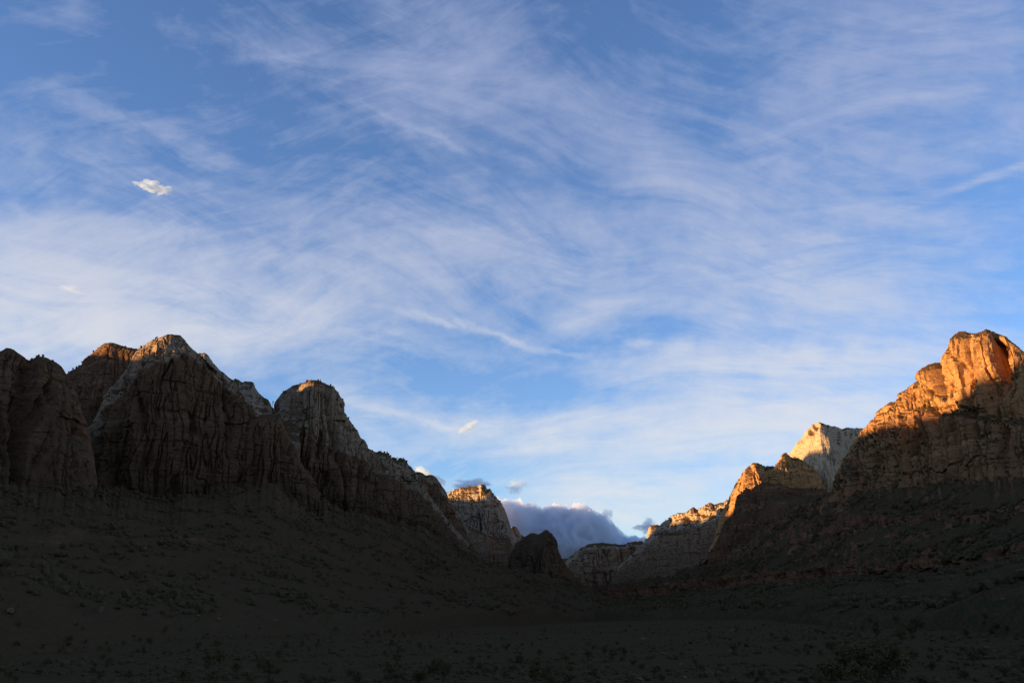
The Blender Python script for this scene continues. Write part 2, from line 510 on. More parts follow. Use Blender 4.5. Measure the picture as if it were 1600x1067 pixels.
def off(g, dpy, dR):
    """guide shifted down by dpy pixels and towards the viewer by dR metres"""
    kn = [(q[0], q[2]) for q in g if len(q) > 2]
    f = lambda x: float(np.interp(x, [k[0] for k in kn], [k[1] for k in kn]))
    return [(q[0], q[1] + dpy, f(q[0]) - dR) for q in g]


# ------------------------------------------------------------------ ground
def floor_z(x, y):
    r = np.hypot(x, y)
    hill = np.maximum(14.3 - 0.105 * r, 0) * sstep(-r, -190, -60)
    z = 0.9 * fbm(x / 70, y / 70, 2.2, 4) + 3.0 * fbm(x / 330, y / 330, 7.2, 2) * sstep(r, 150, 600)
    z = z * sstep(r, 20, 160) + hill
    z = z + 0.045 * np.maximum(x - 40, 0) * sstep(r, 60, 300) * (1 - sstep(r, 1500, 3000))
    return z


def build_ground():
    nr, na = 420, 900
    rr = np.concatenate([[0.5], np.geomspace(3, 15000, nr - 1)])
    # finer inside the view
    t = np.concatenate([np.linspace(-math.pi, -0.75, 120, endpoint=False), np.linspace(-0.75, 0.75, na, endpoint=False), np.linspace(0.75, math.pi, 120)])
    RR, T = np.meshgrid(rr, t, indexing='ij')
    T = -T
    X, Y = RR * np.sin(T), RR * np.cos(T)
    Z = floor_z(X, Y)
    Z = Z * (1 - sstep(RR, 9000, 13000)) - 3
    o = mesh_obj('valley_floor', np.stack([X, Y, Z], -1).reshape(-1, 3), grid_faces(nr, len(t)), M_slope, True,
                 {'cap': np.zeros(Z.shape), 'low': np.zeros(Z.shape), 'veg': np.full(Z.shape, 0.9)})
    setp(o, 'dark scrub covered valley floor in the foreground', kind='structure')


def build_shade_wall():
    """unseen wall added left of the frame, its crest shaped to shade the valley"""
    pts = SHADE_CREST
    ys = np.array([p[1] for p in pts], float)
    yy = np.linspace(ys[0], ys[-1], 420)
    cx = np.interp(yy, ys, [p[0] for p in pts]); ch = np.interp(yy, ys, [p[2] for p in pts])
    ch = ch + 7 * fbm(yy / 120, 0.3, 0.7, 4)
    pr = [(1400, 0.55), (700, 0.9), (250, 0.97), (60, 0.995), (0, 1.0), (-30, 0.97), (-70, 0.72), (-110, 0.55), (-330, 0.35), (-700, 0.0), (-720, -0.03)]
    f = np.linspace(0, len(pr) - 1, 160)
    ox = np.interp(f, range(len(pr)), [p[0] for p in pr]); hh = np.interp(f, range(len(pr)), [p[1] for p in pr])
    X = cx[None] - ox[:, None]; Y = np.repeat(yy[None], len(f), 0); Z = hh[:, None] * ch[None]
    X = X + 30 * fbm(X / 160, Y / 160, Z / 400, 4) * (hh[:, None] < 0.99)
    P = np.stack([X, Y, Z], -1)
    o = mesh_obj('shade_wall', P.reshape(-1, 3), grid_faces(len(f), len(yy)), M_left, True,
                 {'cap': np.zeros(Z.shape), 'low': np.zeros(Z.shape), 'veg': np.zeros(Z.shape) + 0.2})
    setp(o, 'unseen sandstone wall left of the frame, added to shade the canyon', kind='structure')


SHADE_CREST = [(-1500, -2500, 740), (-1500, 0, 740), (-1550, 700, 745), (-1580, 1120, 745), (-1620, 1190, 690), (-1700, 1300, 690), (-1800, 1450, 725), (-2200, 1750, 775),  # crest of the added wall, heights fitted to where its shadow ends
        (-2400, 1950, 800), (-2500, 2170, 862), (-2600, 2500, 895), (-2650, 2900, 885), (-2680, 3080, 830), (-2710, 3210, 830), (-2720, 3290, 1225), (-2750, 3460, 1250), (-2760, 3560, 1240),
        (-2780, 3640, 905), (-2820, 3800, 885), (-2850, 3950, 900), (-2900, 4120, 905), (-2900, 4220, 888), (-2900, 4420, 895), (-2950, 4650, 880), (-3000, 5100, 900), (-3100, 7500, 900)]

build_ground()
build_shade_wall()

# ------------------------------------------------------------------ the rock masses, left to right
def mountain(label, name='mountain', **kw):
    o = massif(name, **kw)
    return setp(o, label, kind='structure')


g = [(-320, 590, 1650), (-200, 560, 1750), (-120, 545, 1800), (-40, 552, 1900), (0, 548, 1950), (10, 545), (20, 548), (30, 552), (42, 558), (50, 561),
     (58, 558), (66, 558), (74, 560), (82, 563), (90, 568), (97, 575), (103, 583), (112, 602, 2060), (125, 635, 2090), (140, 672), (150, 720), (158, 770, 2100)]
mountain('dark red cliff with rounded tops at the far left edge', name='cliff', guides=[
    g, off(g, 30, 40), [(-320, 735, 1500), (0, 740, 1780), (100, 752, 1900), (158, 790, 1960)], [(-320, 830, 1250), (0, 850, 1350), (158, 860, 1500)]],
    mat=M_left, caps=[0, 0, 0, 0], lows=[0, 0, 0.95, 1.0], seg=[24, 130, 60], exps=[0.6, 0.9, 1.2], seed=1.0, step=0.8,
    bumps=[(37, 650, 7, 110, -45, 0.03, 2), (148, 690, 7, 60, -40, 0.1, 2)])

g = [(70, 640, 2850), (90, 602, 2850), (105, 583, 2850), (118, 577), (128, 571), (131, 563, 2850), (140, 556), (150, 549), (158, 541), (164, 538, 2760), (176, 537),
     (190, 541), (212, 545), (240, 550), (275, 560, 2650)]
mountain('flat topped red block with a sunlit left edge beside the tallest left peak', name='mesa', guides=[
    g, [(70, 645, 2840), (105, 586, 2820), (131, 571, 2780), (150, 561, 2715), (162, 548, 2690), (170, 540, 2700), (190, 545, 2690), (212, 549, 2640), (275, 566, 2600)],
    [(70, 660, 2700), (130, 600, 2640), (200, 640, 2520), (275, 650, 2500)], [(70, 780, 2200), (275, 780, 2200)]],
    mat=M_left, caps=[0.3, 0.2, 0, 0], lows=[0, 0, 0, 0.6], seg=[30, 70, 50], exps=[0.8, 0.9, 1.1], seed=2.0, butt=(12, 120), colm=(6, 40), jag=1.6)

g = [(300, 575, 3000), (308, 557, 2950), (314, 553), (320, 552), (326, 557), (333, 568), (343, 578), (356, 588), (364, 593), (367, 591), (378, 595), (390, 595),
     (396, 598), (399, 606), (408, 617), (416, 622), (420, 625), (425, 636), (440, 648), (470, 662, 2850)]
mountain('smooth pale grey slickrock slope behind the tallest left peak', name='slickrock_slope', guides=[
    g, [(300, 690, 2700), (400, 690, 2680), (470, 690, 2650)], [(300, 800, 2400), (470, 800, 2400)]],
    mat=M_grey, caps=[0.9, 0.8, 0.3], lows=[0, 0, 0.6], seg=[110, 40], exps=[0.85, 1], blocks=((40, 60, 3.0), (16, 14, 1.5)), seed=3.0, butt=(6, 120), colm=(2, 40), strat=2.0, jag=2.5, fine=1.0)

g = [(120, 720, 2480), (140, 668, 2480), (155, 640, 2500), (175, 607), (192, 578), (205, 558), (212, 547, 2480), (222, 541), (232, 534), (240, 530), (253, 526), (262, 523),
     (268, 523, 2430), (280, 526), (288, 532), (293, 538), (300, 547), (306, 551), (310, 554), (316, 560), (330, 573), (350, 588), (368, 603), (384, 615), (394, 635), (399, 660, 2480), (404, 700), (412, 740, 2450)]
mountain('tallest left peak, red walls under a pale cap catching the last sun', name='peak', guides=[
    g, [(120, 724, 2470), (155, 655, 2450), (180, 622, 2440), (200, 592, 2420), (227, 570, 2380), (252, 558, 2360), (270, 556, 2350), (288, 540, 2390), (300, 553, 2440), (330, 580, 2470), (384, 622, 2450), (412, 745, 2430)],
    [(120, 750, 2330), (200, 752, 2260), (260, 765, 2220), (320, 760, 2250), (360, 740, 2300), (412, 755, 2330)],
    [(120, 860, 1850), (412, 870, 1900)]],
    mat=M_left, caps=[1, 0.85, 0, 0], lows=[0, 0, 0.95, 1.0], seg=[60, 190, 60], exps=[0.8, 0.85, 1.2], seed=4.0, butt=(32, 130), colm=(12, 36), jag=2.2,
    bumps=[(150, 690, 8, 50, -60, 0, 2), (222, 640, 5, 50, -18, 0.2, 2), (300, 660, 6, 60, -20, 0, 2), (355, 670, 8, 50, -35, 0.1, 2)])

g = [(325, 750, 2400), (340, 712, 2400), (355, 688), (372, 670), (388, 660), (400, 653), (412, 648), (425, 647), (436, 651), (441, 660), (448, 676), (460, 700), (480, 735), (500, 770, 2450)]
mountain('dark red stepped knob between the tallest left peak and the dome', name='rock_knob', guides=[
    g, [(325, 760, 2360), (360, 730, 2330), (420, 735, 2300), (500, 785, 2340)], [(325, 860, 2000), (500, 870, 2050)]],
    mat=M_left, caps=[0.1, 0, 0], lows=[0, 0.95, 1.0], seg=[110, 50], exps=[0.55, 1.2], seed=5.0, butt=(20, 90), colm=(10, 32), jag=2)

g = [(415, 700, 2980), (424, 660, 2980), (429, 640), (431, 630), (437, 620), (443, 612), (455, 606), (468, 601), (480, 598), (490, 596, 2900), (500, 598), (510, 602), (520, 606), (525, 609),
     (528, 618), (532, 628), (535, 641), (541, 648), (545, 658, 2920), (553, 671), (556, 677), (562, 682), (568, 688), (575, 697), (580, 704), (588, 708), (597, 709),
     (606, 710), (612, 716), (618, 717), (621, 720), (624, 718), (630, 718), (635, 722), (638, 728), (641, 729), (645, 735), (649, 748), (660, 764), (680, 792), (705, 822), (735, 850, 3250)]
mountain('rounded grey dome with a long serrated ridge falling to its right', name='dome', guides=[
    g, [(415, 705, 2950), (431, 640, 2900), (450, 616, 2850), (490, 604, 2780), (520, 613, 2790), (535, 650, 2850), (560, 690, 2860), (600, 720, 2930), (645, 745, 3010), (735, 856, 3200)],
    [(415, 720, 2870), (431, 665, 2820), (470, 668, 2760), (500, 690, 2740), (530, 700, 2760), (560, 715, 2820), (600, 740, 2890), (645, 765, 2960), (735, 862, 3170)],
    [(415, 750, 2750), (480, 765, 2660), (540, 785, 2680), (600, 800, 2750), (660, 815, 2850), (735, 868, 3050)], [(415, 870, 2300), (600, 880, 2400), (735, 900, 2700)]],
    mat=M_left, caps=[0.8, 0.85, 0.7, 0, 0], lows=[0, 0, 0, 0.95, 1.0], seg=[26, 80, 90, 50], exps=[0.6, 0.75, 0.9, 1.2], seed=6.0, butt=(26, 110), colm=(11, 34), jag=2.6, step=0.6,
    bumps=[(527, 700, 5, 60, -45, 0.25, 2), (497, 690, 4, 25, -25, 0, 2), (470, 650, 18, 8, -25, 0, 2), (560, 730, 4, 30, -20, 0, 2), (590, 735, 8, 25, -25, 0.4, 2)])

g = [(630, 770, 3800), (640, 748, 3800), (646, 738), (652, 736), (660, 738), (663, 742), (667, 744), (672, 742), (678, 743), (684, 749), (690, 757), (696, 766), (699, 772), (704, 786),
     (715, 800), (728, 822), (738, 850), (748, 880, 3700)]
mountain('grey brown shoulder behind the serrated left ridge', name='rock_shoulder', guides=[
    g, [(630, 780, 3740), (660, 746, 3730), (690, 765, 3720), (748, 882, 3680)], [(630, 830, 3600), (700, 850, 3560), (748, 884, 3600)], [(630, 900, 3100), (748, 900, 3100)]],
    mat=M_left, caps=[0.5, 0.55, 0.1, 0], lows=[0, 0, 0.3, 0.9], seg=[16, 80, 30], exps=[0.6, 0.9, 1.2], seed=7.0, butt=(26, 130), colm=(10, 45), jag=3)

g = [(685, 810, 5200), (692, 785, 5200), (697, 775), (701, 769), (710, 764), (716, 762), (725, 761), (740, 760), (752, 757, 5000), (758, 758), (761, 763), (765, 762), (770, 768), (776, 776), (783, 783), (790, 796),
     (797, 812), (802, 826), (806, 842), (810, 862), (814, 885, 5200)]
mountain('pale flat topped mesa with a sunlit rim near the canyon mouth', name='mesa', guides=[
    g, [(685, 815, 5150), (700, 782, 5060), (715, 774, 5000), (740, 774, 4930), (757, 777, 4880), (766, 771, 4900), (780, 786, 4980), (797, 818, 5080), (814, 890, 5150)],
    [(685, 830, 4980), (720, 815, 4850), (760, 835, 4760), (800, 845, 4870), (814, 893, 5050)], [(685, 860, 4800), (760, 866, 4620), (805, 868, 4700), (814, 896, 4950)], [(685, 910, 4100), (814, 915, 4100)]],
    mat=M_pale, caps=[0.9, 0.75, 0.6, 0.1, 0], lows=[0, 0.1, 0.45, 0.8, 1], seg=[30, 60, 40, 30], exps=[0.9, 0.8, 0.9, 1.2], blocks=((70, 90, 12.0), (30, 34, 6.0), (14, 14, 3.0)), seed=8.0, butt=(40, 230), colm=(16, 70), jag=4, strat=1.6, fine=2.4)

g = [(785, 850, 6800), (794, 832, 6800), (800, 822), (806, 823), (811, 828), (814, 835), (820, 838), (832, 846), (845, 865, 6800)]
mountain('small pale dome peeking out behind the flat topped mesa', name='dome', guides=[
    g, [(785, 870, 6500), (845, 875, 6500)], [(785, 910, 6000), (845, 910, 6000)]],
    mat=M_pale, caps=[0.7, 0.4, 0], lows=[0.2, 0.4, 0.9], seg=[50, 20], exps=[0.6, 1.1], seed=9.0, butt=(20, 200), colm=(10, 70), jag=3, strat=3)

g = [(790, 905, 4050), (797, 890, 4050), (803, 862), (806, 849), (811, 846), (816, 843), (824, 836), (830, 833), (836, 834), (842, 836), (850, 829, 3950), (855, 828), (861, 832), (866, 843), (871, 855), (876, 868),
     (884, 884), (896, 902), (915, 922), (935, 934, 4200)]
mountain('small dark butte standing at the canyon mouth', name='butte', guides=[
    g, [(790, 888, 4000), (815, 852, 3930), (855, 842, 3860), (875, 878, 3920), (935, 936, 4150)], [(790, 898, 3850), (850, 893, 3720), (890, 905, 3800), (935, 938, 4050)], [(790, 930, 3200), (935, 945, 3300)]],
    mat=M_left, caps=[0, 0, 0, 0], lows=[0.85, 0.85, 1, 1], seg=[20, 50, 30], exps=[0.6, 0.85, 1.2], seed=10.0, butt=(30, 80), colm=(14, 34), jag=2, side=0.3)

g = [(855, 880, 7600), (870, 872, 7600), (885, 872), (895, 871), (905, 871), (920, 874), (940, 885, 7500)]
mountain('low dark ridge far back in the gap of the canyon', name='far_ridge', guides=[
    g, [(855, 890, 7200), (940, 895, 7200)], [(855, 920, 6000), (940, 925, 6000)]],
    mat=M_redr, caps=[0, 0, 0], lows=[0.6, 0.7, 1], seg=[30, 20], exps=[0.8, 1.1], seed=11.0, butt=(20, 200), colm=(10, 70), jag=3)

g = [(875, 900, 6554), (884, 884, 6554), (891, 871), (897, 865), (901, 862), (907, 856), (913, 854), (918, 850), (926, 849), (940, 848, 6328), (955, 849), (975, 851), (980, 848), (990, 846), (1003, 846), (1015, 850, 6215), (1040, 870, 6215)]
mountain('pale flat topped mesa closing the canyon right of the gap', name='mesa', guides=[
    g, [(875, 902, 6509), (901, 868, 6441), (918, 855, 6328), (940, 853, 6249), (975, 855, 6158), (1003, 851, 6125), (1040, 874, 6147)],
    [(875, 908, 6450), (920, 892, 6240), (960, 892, 6140), (1040, 890, 6060)], [(875, 930, 5311), (1040, 930, 5311)]],
    mat=M_pale, caps=[0.4, 0.6, 0.4, 0], lows=[0.5, 0.0, 0.3, 1], seg=[16, 70, 30], exps=[0.7, 0.75, 1.2], blocks=((70, 90, 12.0), (30, 34, 6.0), (14, 14, 3.0)), seed=12.0, veg_bias=-0.35, butt=(45, 230), colm=(14, 60), jag=3, strat=1.6, fine=2.4)

g = [(1000, 862, 6328), (1006, 850, 6328), (1010, 842), (1011, 832), (1013, 825), (1016, 822), (1022, 820), (1030, 820), (1036, 828), (1045, 845, 6328)]
mountain('little sunlit tower at the left end of the slickrock slope', name='rock_tower', guides=[
    g, [(1000, 875, 6201), (1016, 850, 6151), (1045, 870, 6201)], [(1000, 910, 5822), (1045, 910, 5822)]],
    mat=M_white, caps=[0.6, 0.4, 0], lows=[0, 0.1, 0.6], seg=[50, 20], exps=[0.5, 1.1], seed=13.0, butt=(8, 120), colm=(6, 50), jag=2)

g = [(955, 895, 5568), (975, 878, 5510), (990, 866), (1000, 853), (1008, 844), (1016, 835), (1024, 827), (1032, 820), (1042, 811), (1050, 807), (1057, 804), (1066, 801), (1073, 800), (1079, 795), (1084, 794),
     (1090, 797), (1097, 792), (1103, 788), (1109, 787), (1116, 790), (1124, 788), (1132, 785, 4988), (1145, 778), (1170, 780, 4872)]
mountain('pale rippled slickrock slope with sunlit upper half', name='slickrock_slope', guides=[
    g, [(955, 897, 5533), (1000, 862, 5336), (1030, 838, 5220), (1060, 826, 5023), (1090, 822, 4872), (1120, 810, 4733), (1170, 795, 4640)],
    [(955, 899, 5487), (1000, 872, 5197), (1040, 852, 5023), (1080, 848, 4849), (1120, 835, 4675), (1170, 820, 4582)],
    [(955, 910, 5336), (1000, 904, 5023), (1050, 896, 4814), (1100, 885, 4640), (1170, 860, 4501)], [(955, 935, 4640), (1170, 925, 3828)]],
    mat=M_pale, caps=[0.75, 0.65, 0.15, -0.3, 0], lows=[0, 0, 0.35, 0.8, 1], seg=[70, 30, 70, 24], exps=[0.9, 0.9, 0.8, 1.2], blocks=((60, 50, 5.0), (26, 18, 2.5)), seed=14.0, butt=(18, 160), colm=(7, 44), talus=(20, 90), jag=2.6, strat=1.2, fine=2.2, crest_keep=0.5,
    bumps=[(1075, 812, 14, 3, -30, 0.6, 2), (1105, 806, 14, 3, -30, 0.5, 2), (1045, 832, 20, 3, -25, 0.2, 2)])

g = [(1205, 740, 5220), (1220, 722, 5220), (1233, 709, 5220), (1240, 700), (1247, 690), (1254, 682), (1260, 673, 5162), (1267, 665), (1275, 661), (1282, 660, 4907), (1288, 663), (1295, 664, 4942), (1301, 665), (1308, 667, 5081), (1315, 669),
     (1330, 668), (1345, 670), (1365, 674, 5290), (1390, 690, 5336)]
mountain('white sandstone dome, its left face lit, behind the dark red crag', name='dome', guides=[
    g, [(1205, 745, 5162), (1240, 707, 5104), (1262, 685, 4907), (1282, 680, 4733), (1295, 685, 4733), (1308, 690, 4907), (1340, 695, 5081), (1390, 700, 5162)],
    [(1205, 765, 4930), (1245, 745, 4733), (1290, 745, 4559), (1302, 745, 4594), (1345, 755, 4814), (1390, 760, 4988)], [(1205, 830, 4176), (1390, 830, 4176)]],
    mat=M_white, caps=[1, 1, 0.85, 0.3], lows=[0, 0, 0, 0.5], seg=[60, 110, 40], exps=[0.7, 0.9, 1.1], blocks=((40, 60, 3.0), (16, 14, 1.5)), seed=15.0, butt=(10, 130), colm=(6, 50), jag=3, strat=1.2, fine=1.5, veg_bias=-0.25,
    bumps=[(1275, 668, 2.5, 6, -25, 0, 2), (1268, 675, 3, 8, -20, 0.4, 2)])

g = [(1108, 860, 4428), (1120, 828, 4428), (1130, 802, 4428), (1138, 783), (1142, 772), (1148, 757), (1155, 748), (1163, 738), (1168, 729), (1175, 724), (1183, 723, 4182), (1190, 726), (1197, 729), (1202, 730), (1206, 728, 4250), (1211, 731), (1216, 722),
     (1221, 712), (1227, 708), (1232, 711), (1236, 716), (1246, 716, 4370), (1254, 721), (1262, 728), (1269, 728), (1276, 735), (1282, 746), (1288, 760), (1296, 785, 4490)]
mountain('dark red crag with a golden sunlit left face below the white dome', name='crag', guides=[
    g, [(1108, 864, 4391), (1130, 806, 4342), (1150, 766, 4231), (1165, 742, 4120), (1180, 735, 4047), (1195, 738, 4090), (1227, 720, 4210), (1262, 736, 4310), (1296, 790, 4420)],
    [(1108, 872, 4305), (1130, 830, 4219), (1160, 790, 3973), (1180, 780, 3887), (1230, 775, 4060), (1296, 800, 4290)], [(1108, 890, 3936), (1200, 880, 3444), (1296, 850, 3567)]],
    mat=M_orange, caps=[-0.2, -0.2, -0.2, 0], lows=[0.0, 0.0, 0.2, 0.9], seg=[30, 110, 30], exps=[0.6, 0.85, 1.2], seed=16.0, butt=(18, 120), colm=(8, 36), jag=2.5,
    bumps=[(1172, 745, 3, 18, -30, 0, 2), (1181, 748, 2, 14, -22, 0, 2), (1208, 760, 8, 26, -30, 0, 2)])

g = [(1095, 880, 3150), (1112, 858, 3150), (1124, 838), (1135, 815, 3100), (1147, 797), (1150, 780), (1153, 773), (1159, 771), (1163, 764), (1168, 763), (1174, 766), (1182, 759), (1190, 755), (1200, 753, 2950), (1215, 756), (1235, 761), (1260, 763), (1285, 762), (1300, 772, 2800), (1320, 800, 2750)]
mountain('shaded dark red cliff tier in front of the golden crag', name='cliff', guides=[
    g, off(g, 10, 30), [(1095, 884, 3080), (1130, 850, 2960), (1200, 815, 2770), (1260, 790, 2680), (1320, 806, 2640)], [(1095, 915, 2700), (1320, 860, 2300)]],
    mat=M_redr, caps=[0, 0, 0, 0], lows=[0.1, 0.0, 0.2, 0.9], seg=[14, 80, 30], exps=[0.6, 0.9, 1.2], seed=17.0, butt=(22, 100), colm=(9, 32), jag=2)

g = [(1285, 800, 2480), (1295, 778, 2480), (1305, 752), (1311, 737), (1318, 720), (1325, 706), (1335, 696), (1343, 683), (1352, 670), (1357, 664), (1362, 658), (1367, 655), (1370, 647), (1376, 638, 2380), (1384, 633), (1392, 628), (1400, 627), (1405, 625),
     (1408, 617), (1413, 611), (1422, 603), (1432, 597), (1440, 593), (1448, 591), (1455, 588, 2290), (1457, 578), (1461, 571), (1465, 567, 2240), (1470, 568), (1475, 569), (1478, 562, 2230), (1481, 550), (1485, 537), (1492, 527), (1500, 520), (1508, 518, 2120), (1516, 520),
     (1521, 523), (1530, 521), (1536, 520), (1541, 517), (1550, 518), (1556, 517), (1564, 520), (1571, 525, 2060), (1577, 531), (1583, 536), (1590, 544), (1597, 549), (1615, 560), (1650, 592, 1880), (1720, 650, 1750), (1800, 720, 1650), (1850, 790, 1600)]
bench = [(1285, 803, 2460), (1305, 762, 2440), (1325, 722, 2410), (1345, 698, 2370), (1365, 672, 2330), (1380, 650, 2300), (1395, 642, 2280), (1410, 634, 2240), (1440, 634, 2190), (1470, 640, 2110), (1500, 638, 2030), (1540, 645, 1980), (1600, 655, 1900), (1650, 668, 1820), (1720, 700, 1690), (1850, 800, 1560)]
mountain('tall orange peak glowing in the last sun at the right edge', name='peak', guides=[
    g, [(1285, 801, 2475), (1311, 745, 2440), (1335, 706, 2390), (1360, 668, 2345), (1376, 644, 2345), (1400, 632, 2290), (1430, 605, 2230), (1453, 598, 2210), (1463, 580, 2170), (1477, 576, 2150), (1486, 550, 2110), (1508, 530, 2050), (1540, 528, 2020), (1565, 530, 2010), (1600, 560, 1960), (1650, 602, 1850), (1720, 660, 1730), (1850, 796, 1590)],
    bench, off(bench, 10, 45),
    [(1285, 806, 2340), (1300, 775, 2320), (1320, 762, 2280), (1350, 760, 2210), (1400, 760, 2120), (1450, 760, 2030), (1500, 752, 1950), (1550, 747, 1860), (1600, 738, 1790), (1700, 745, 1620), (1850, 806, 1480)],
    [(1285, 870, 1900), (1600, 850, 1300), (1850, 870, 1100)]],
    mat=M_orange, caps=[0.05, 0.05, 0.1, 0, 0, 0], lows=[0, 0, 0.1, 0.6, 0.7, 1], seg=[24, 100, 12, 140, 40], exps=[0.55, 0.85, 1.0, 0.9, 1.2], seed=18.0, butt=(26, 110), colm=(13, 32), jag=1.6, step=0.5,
    strat=1.2, side=0.35, bumps=[(1563, 562, 7, 34, -70, -0.03, 4), (1521, 560, 3, 45, -22, 0, 2), (1507, 565, 2.5, 14, -18, 0.5, 2), (1481, 598, 2.2, 26, -40, 0.05, 2), (1467, 595, 10, 28, 26, 0, 4), (1455, 600, 2.2, 20, -26, 0, 2), (1553, 620, 5, 30, -35, 0, 2),
                      (1448, 655, 9, 14, 26, 0, 2), (1440, 670, 4, 22, -25, 0, 2), (1422, 690, 6, 22, -35, 0, 2), (1463, 662, 5, 20, -35, 0, 2), (1525, 665, 6, 26, -25, 0, 2), (1570, 690, 6, 30, -30, 0, 2),
                      (1365, 715, 5, 22, -30, 0, 2), (1340, 735, 4, 18, -22, 0, 2), (1500, 700, 5, 26, -22, 0, 2), (1400, 720, 4, 22, -20, 0, 2)])

# slopes of fallen rock below the walls
gl = [(-350, 748, 1540), (0, 750, 1830), (120, 764, 2000), (200, 764, 2300), (260, 774, 2270), (320, 770, 2300), (370, 750, 2350), (430, 748, 2360), (480, 772, 2560), (540, 792, 2730), (600, 806, 2800), (660, 822, 2900), (735, 870, 3120), (800, 896, 3780), (850, 899, 3780), (900, 915, 3950), (960, 934, 4500), (1010, 945, 4700)]
mountain('dark scrub covered slope of fallen rock below the left walls', name='hillside', guides=[
    gl, [(-350, 835, 1150), (0, 835, 1250), (200, 842, 1450), (400, 850, 1700), (600, 862, 2050), (800, 895, 2700), (960, 938, 3600), (1010, 947, 3800)],
    [(-350, 850, 1130), (0, 850, 1230), (200, 856, 1430), (400, 862, 1680), (600, 872, 2030), (800, 900, 2680), (960, 940, 3580), (1010, 948, 3780)],
    [(-350, 955, 520), (0, 958, 700), (300, 960, 950), (600, 960, 1350), (800, 957, 1900), (960, 950, 2700), (1010, 950, 2900)], [(-350, 975, 420), (0, 972, 600), (600, 968, 1150), (1010, 954, 2700)]],
    mat=M_slope, caps=[0, 0, 0, 0, 0], lows=[0.4, 0.4, 0.4, 0.2, 0], seg=[60, 14, 90, 8], exps=[1.1, 1, 1.1, 1], seed=19.0, butt=(8, 90), colm=(5, 30), talus=(14, 130), jag=6, step=1.2, crest_keep=1.0, tuck=False)

gr = [(900, 920, 5000), (960, 915, 4700), (1000, 910, 4350), (1050, 902, 3950), (1090, 884, 3500), (1130, 858, 3000), (1200, 820, 2740), (1290, 775, 2380), (1340, 766, 2240), (1400, 764, 2100), (1500, 755, 1930), (1600, 742, 1760), (1750, 750, 1520), (1850, 770, 1400)]
led1 = [(900, 925, 4300), (1000, 915, 3500), (1050, 908, 3000), (1120, 900, 2600), (1200, 893, 2200), (1330, 885, 1850), (1450, 876, 1600), (1600, 852, 1330), (1750, 850, 1150), (1850, 855, 1050)]
mountain('shrub dotted slope of fallen rock below the right peak', name='hillside', guides=[
    gr, [(900, 922, 4600), (1050, 905, 3500), (1130, 880, 2820), (1200, 858, 2480), (1330, 812, 2050), (1450, 802, 1830), (1600, 790, 1560), (1850, 800, 1250)],
    [(900, 923, 4580), (1050, 906, 3480), (1130, 886, 2790), (1200, 864, 2460), (1330, 826, 2030), (1450, 818, 1810), (1600, 806, 1545), (1850, 815, 1240)],
    led1, off(led1, 22, 14),
    [(900, 945, 2900), (1000, 952, 2200), (1100, 957, 1700), (1300, 957, 1050), (1450, 950, 800), (1600, 938, 620), (1850, 930, 450)],
    [(900, 953, 2600), (1000, 960, 2000), (1300, 968, 900), (1600, 955, 520), (1850, 950, 380)]],
    mat=M_slope_red, caps=[0] * 7, lows=[0.1, 0, 0, 0, 0, 0, 0], seg=[40, 14, 50, 24, 70, 8], exps=[1.1, 1, 1.1, 1, 1.1, 1], seed=20.0, butt=(10, 80), colm=(8, 26), talus=(12, 110), jag=4, step=0.9, crest_keep=1.0, tuck=False)

# ------------------------------------------------------------------ plants and boulders
def leaf_mat(name, c1, c2, sc):
    m, N, out = new_mat(name)
    tc = N.n('ShaderNodeNewGeometry').outputs['Position']
    mp = N.n('ShaderNodeMapping'); N.put(mp.inputs['Vector'], tc); mp.inputs['Scale'].default_value = (1 / sc,) * 3
    f = N.ramp(N.noise(mp.outputs[0], 1, 3, 0.6), 0.35, 0.65)
    c = N.mix(f, c1, c2)
    p = N.n('ShaderNodeBsdfPrincipled'); N.put(p.inputs['Base Color'], c); p.inputs['Roughness'].default_value = 0.9
    p.inputs['Specular IOR Level'].default_value = 0.05
    N.put(out.inputs['Surface'], p.outputs[0])
    return m


M_scrub = leaf_mat('juniper_green', (0.074, 0.048, 0.020), (0.104, 0.064, 0.027), 14)
M_tree = leaf_mat('cottonwood_green', (0.090, 0.064, 0.024), (0.120, 0.084, 0.032), 9)
M_bark = leaf_mat('bark_brown', (0.07, 0.048, 0.03), (0.10, 0.07, 0.045), 0.6)
M_stone = leaf_mat('boulder_sandstone', (0.12, 0.070, 0.036), (0.18, 0.11, 0.06), 1.2)


def ico(sub):
    import bmesh
    bm = bmesh.new(); bmesh.ops.create_icosphere(bm, subdivisions=sub, radius=1)
    bm.verts.ensure_lookup_table()
    v = np.array([p.co[:] for p in bm.verts]); f = np.array([[q.index for q in p.verts] for p in bm.faces], np.int32)
    bm.free(); return v, f


ICO1, ICO2 = ico(1), ico(2)


def blobs(name, pts, size, mat, base=ICO1, tall=1.0, big=2.6):
    v, f = base
    n = len(pts)
    size = size * np.clip(rng.lognormal(-0.12, 0.42, n), 0.35, big)
    sx = size * rng.uniform(0.7, 1.3, n); sz = size * tall * rng.uniform(0.7, 1.35, n)
    V = v[None] * (1 + rng.uniform(-0.32, 0.32, (n, len(v), 1)))
    V = V * np.stack([sx, sx * rng.uniform(.8, 1.2, n), sz], -1)[:, None]
    V[..., 2] += (sz * 0.55)[:, None]
    V = V + pts[:, None]
    Fc = f[None] + (np.arange(n) * len(v))[:, None, None]
    return mesh_obj(name, V.reshape(-1, 3), Fc.reshape(-1, 3), mat, False)


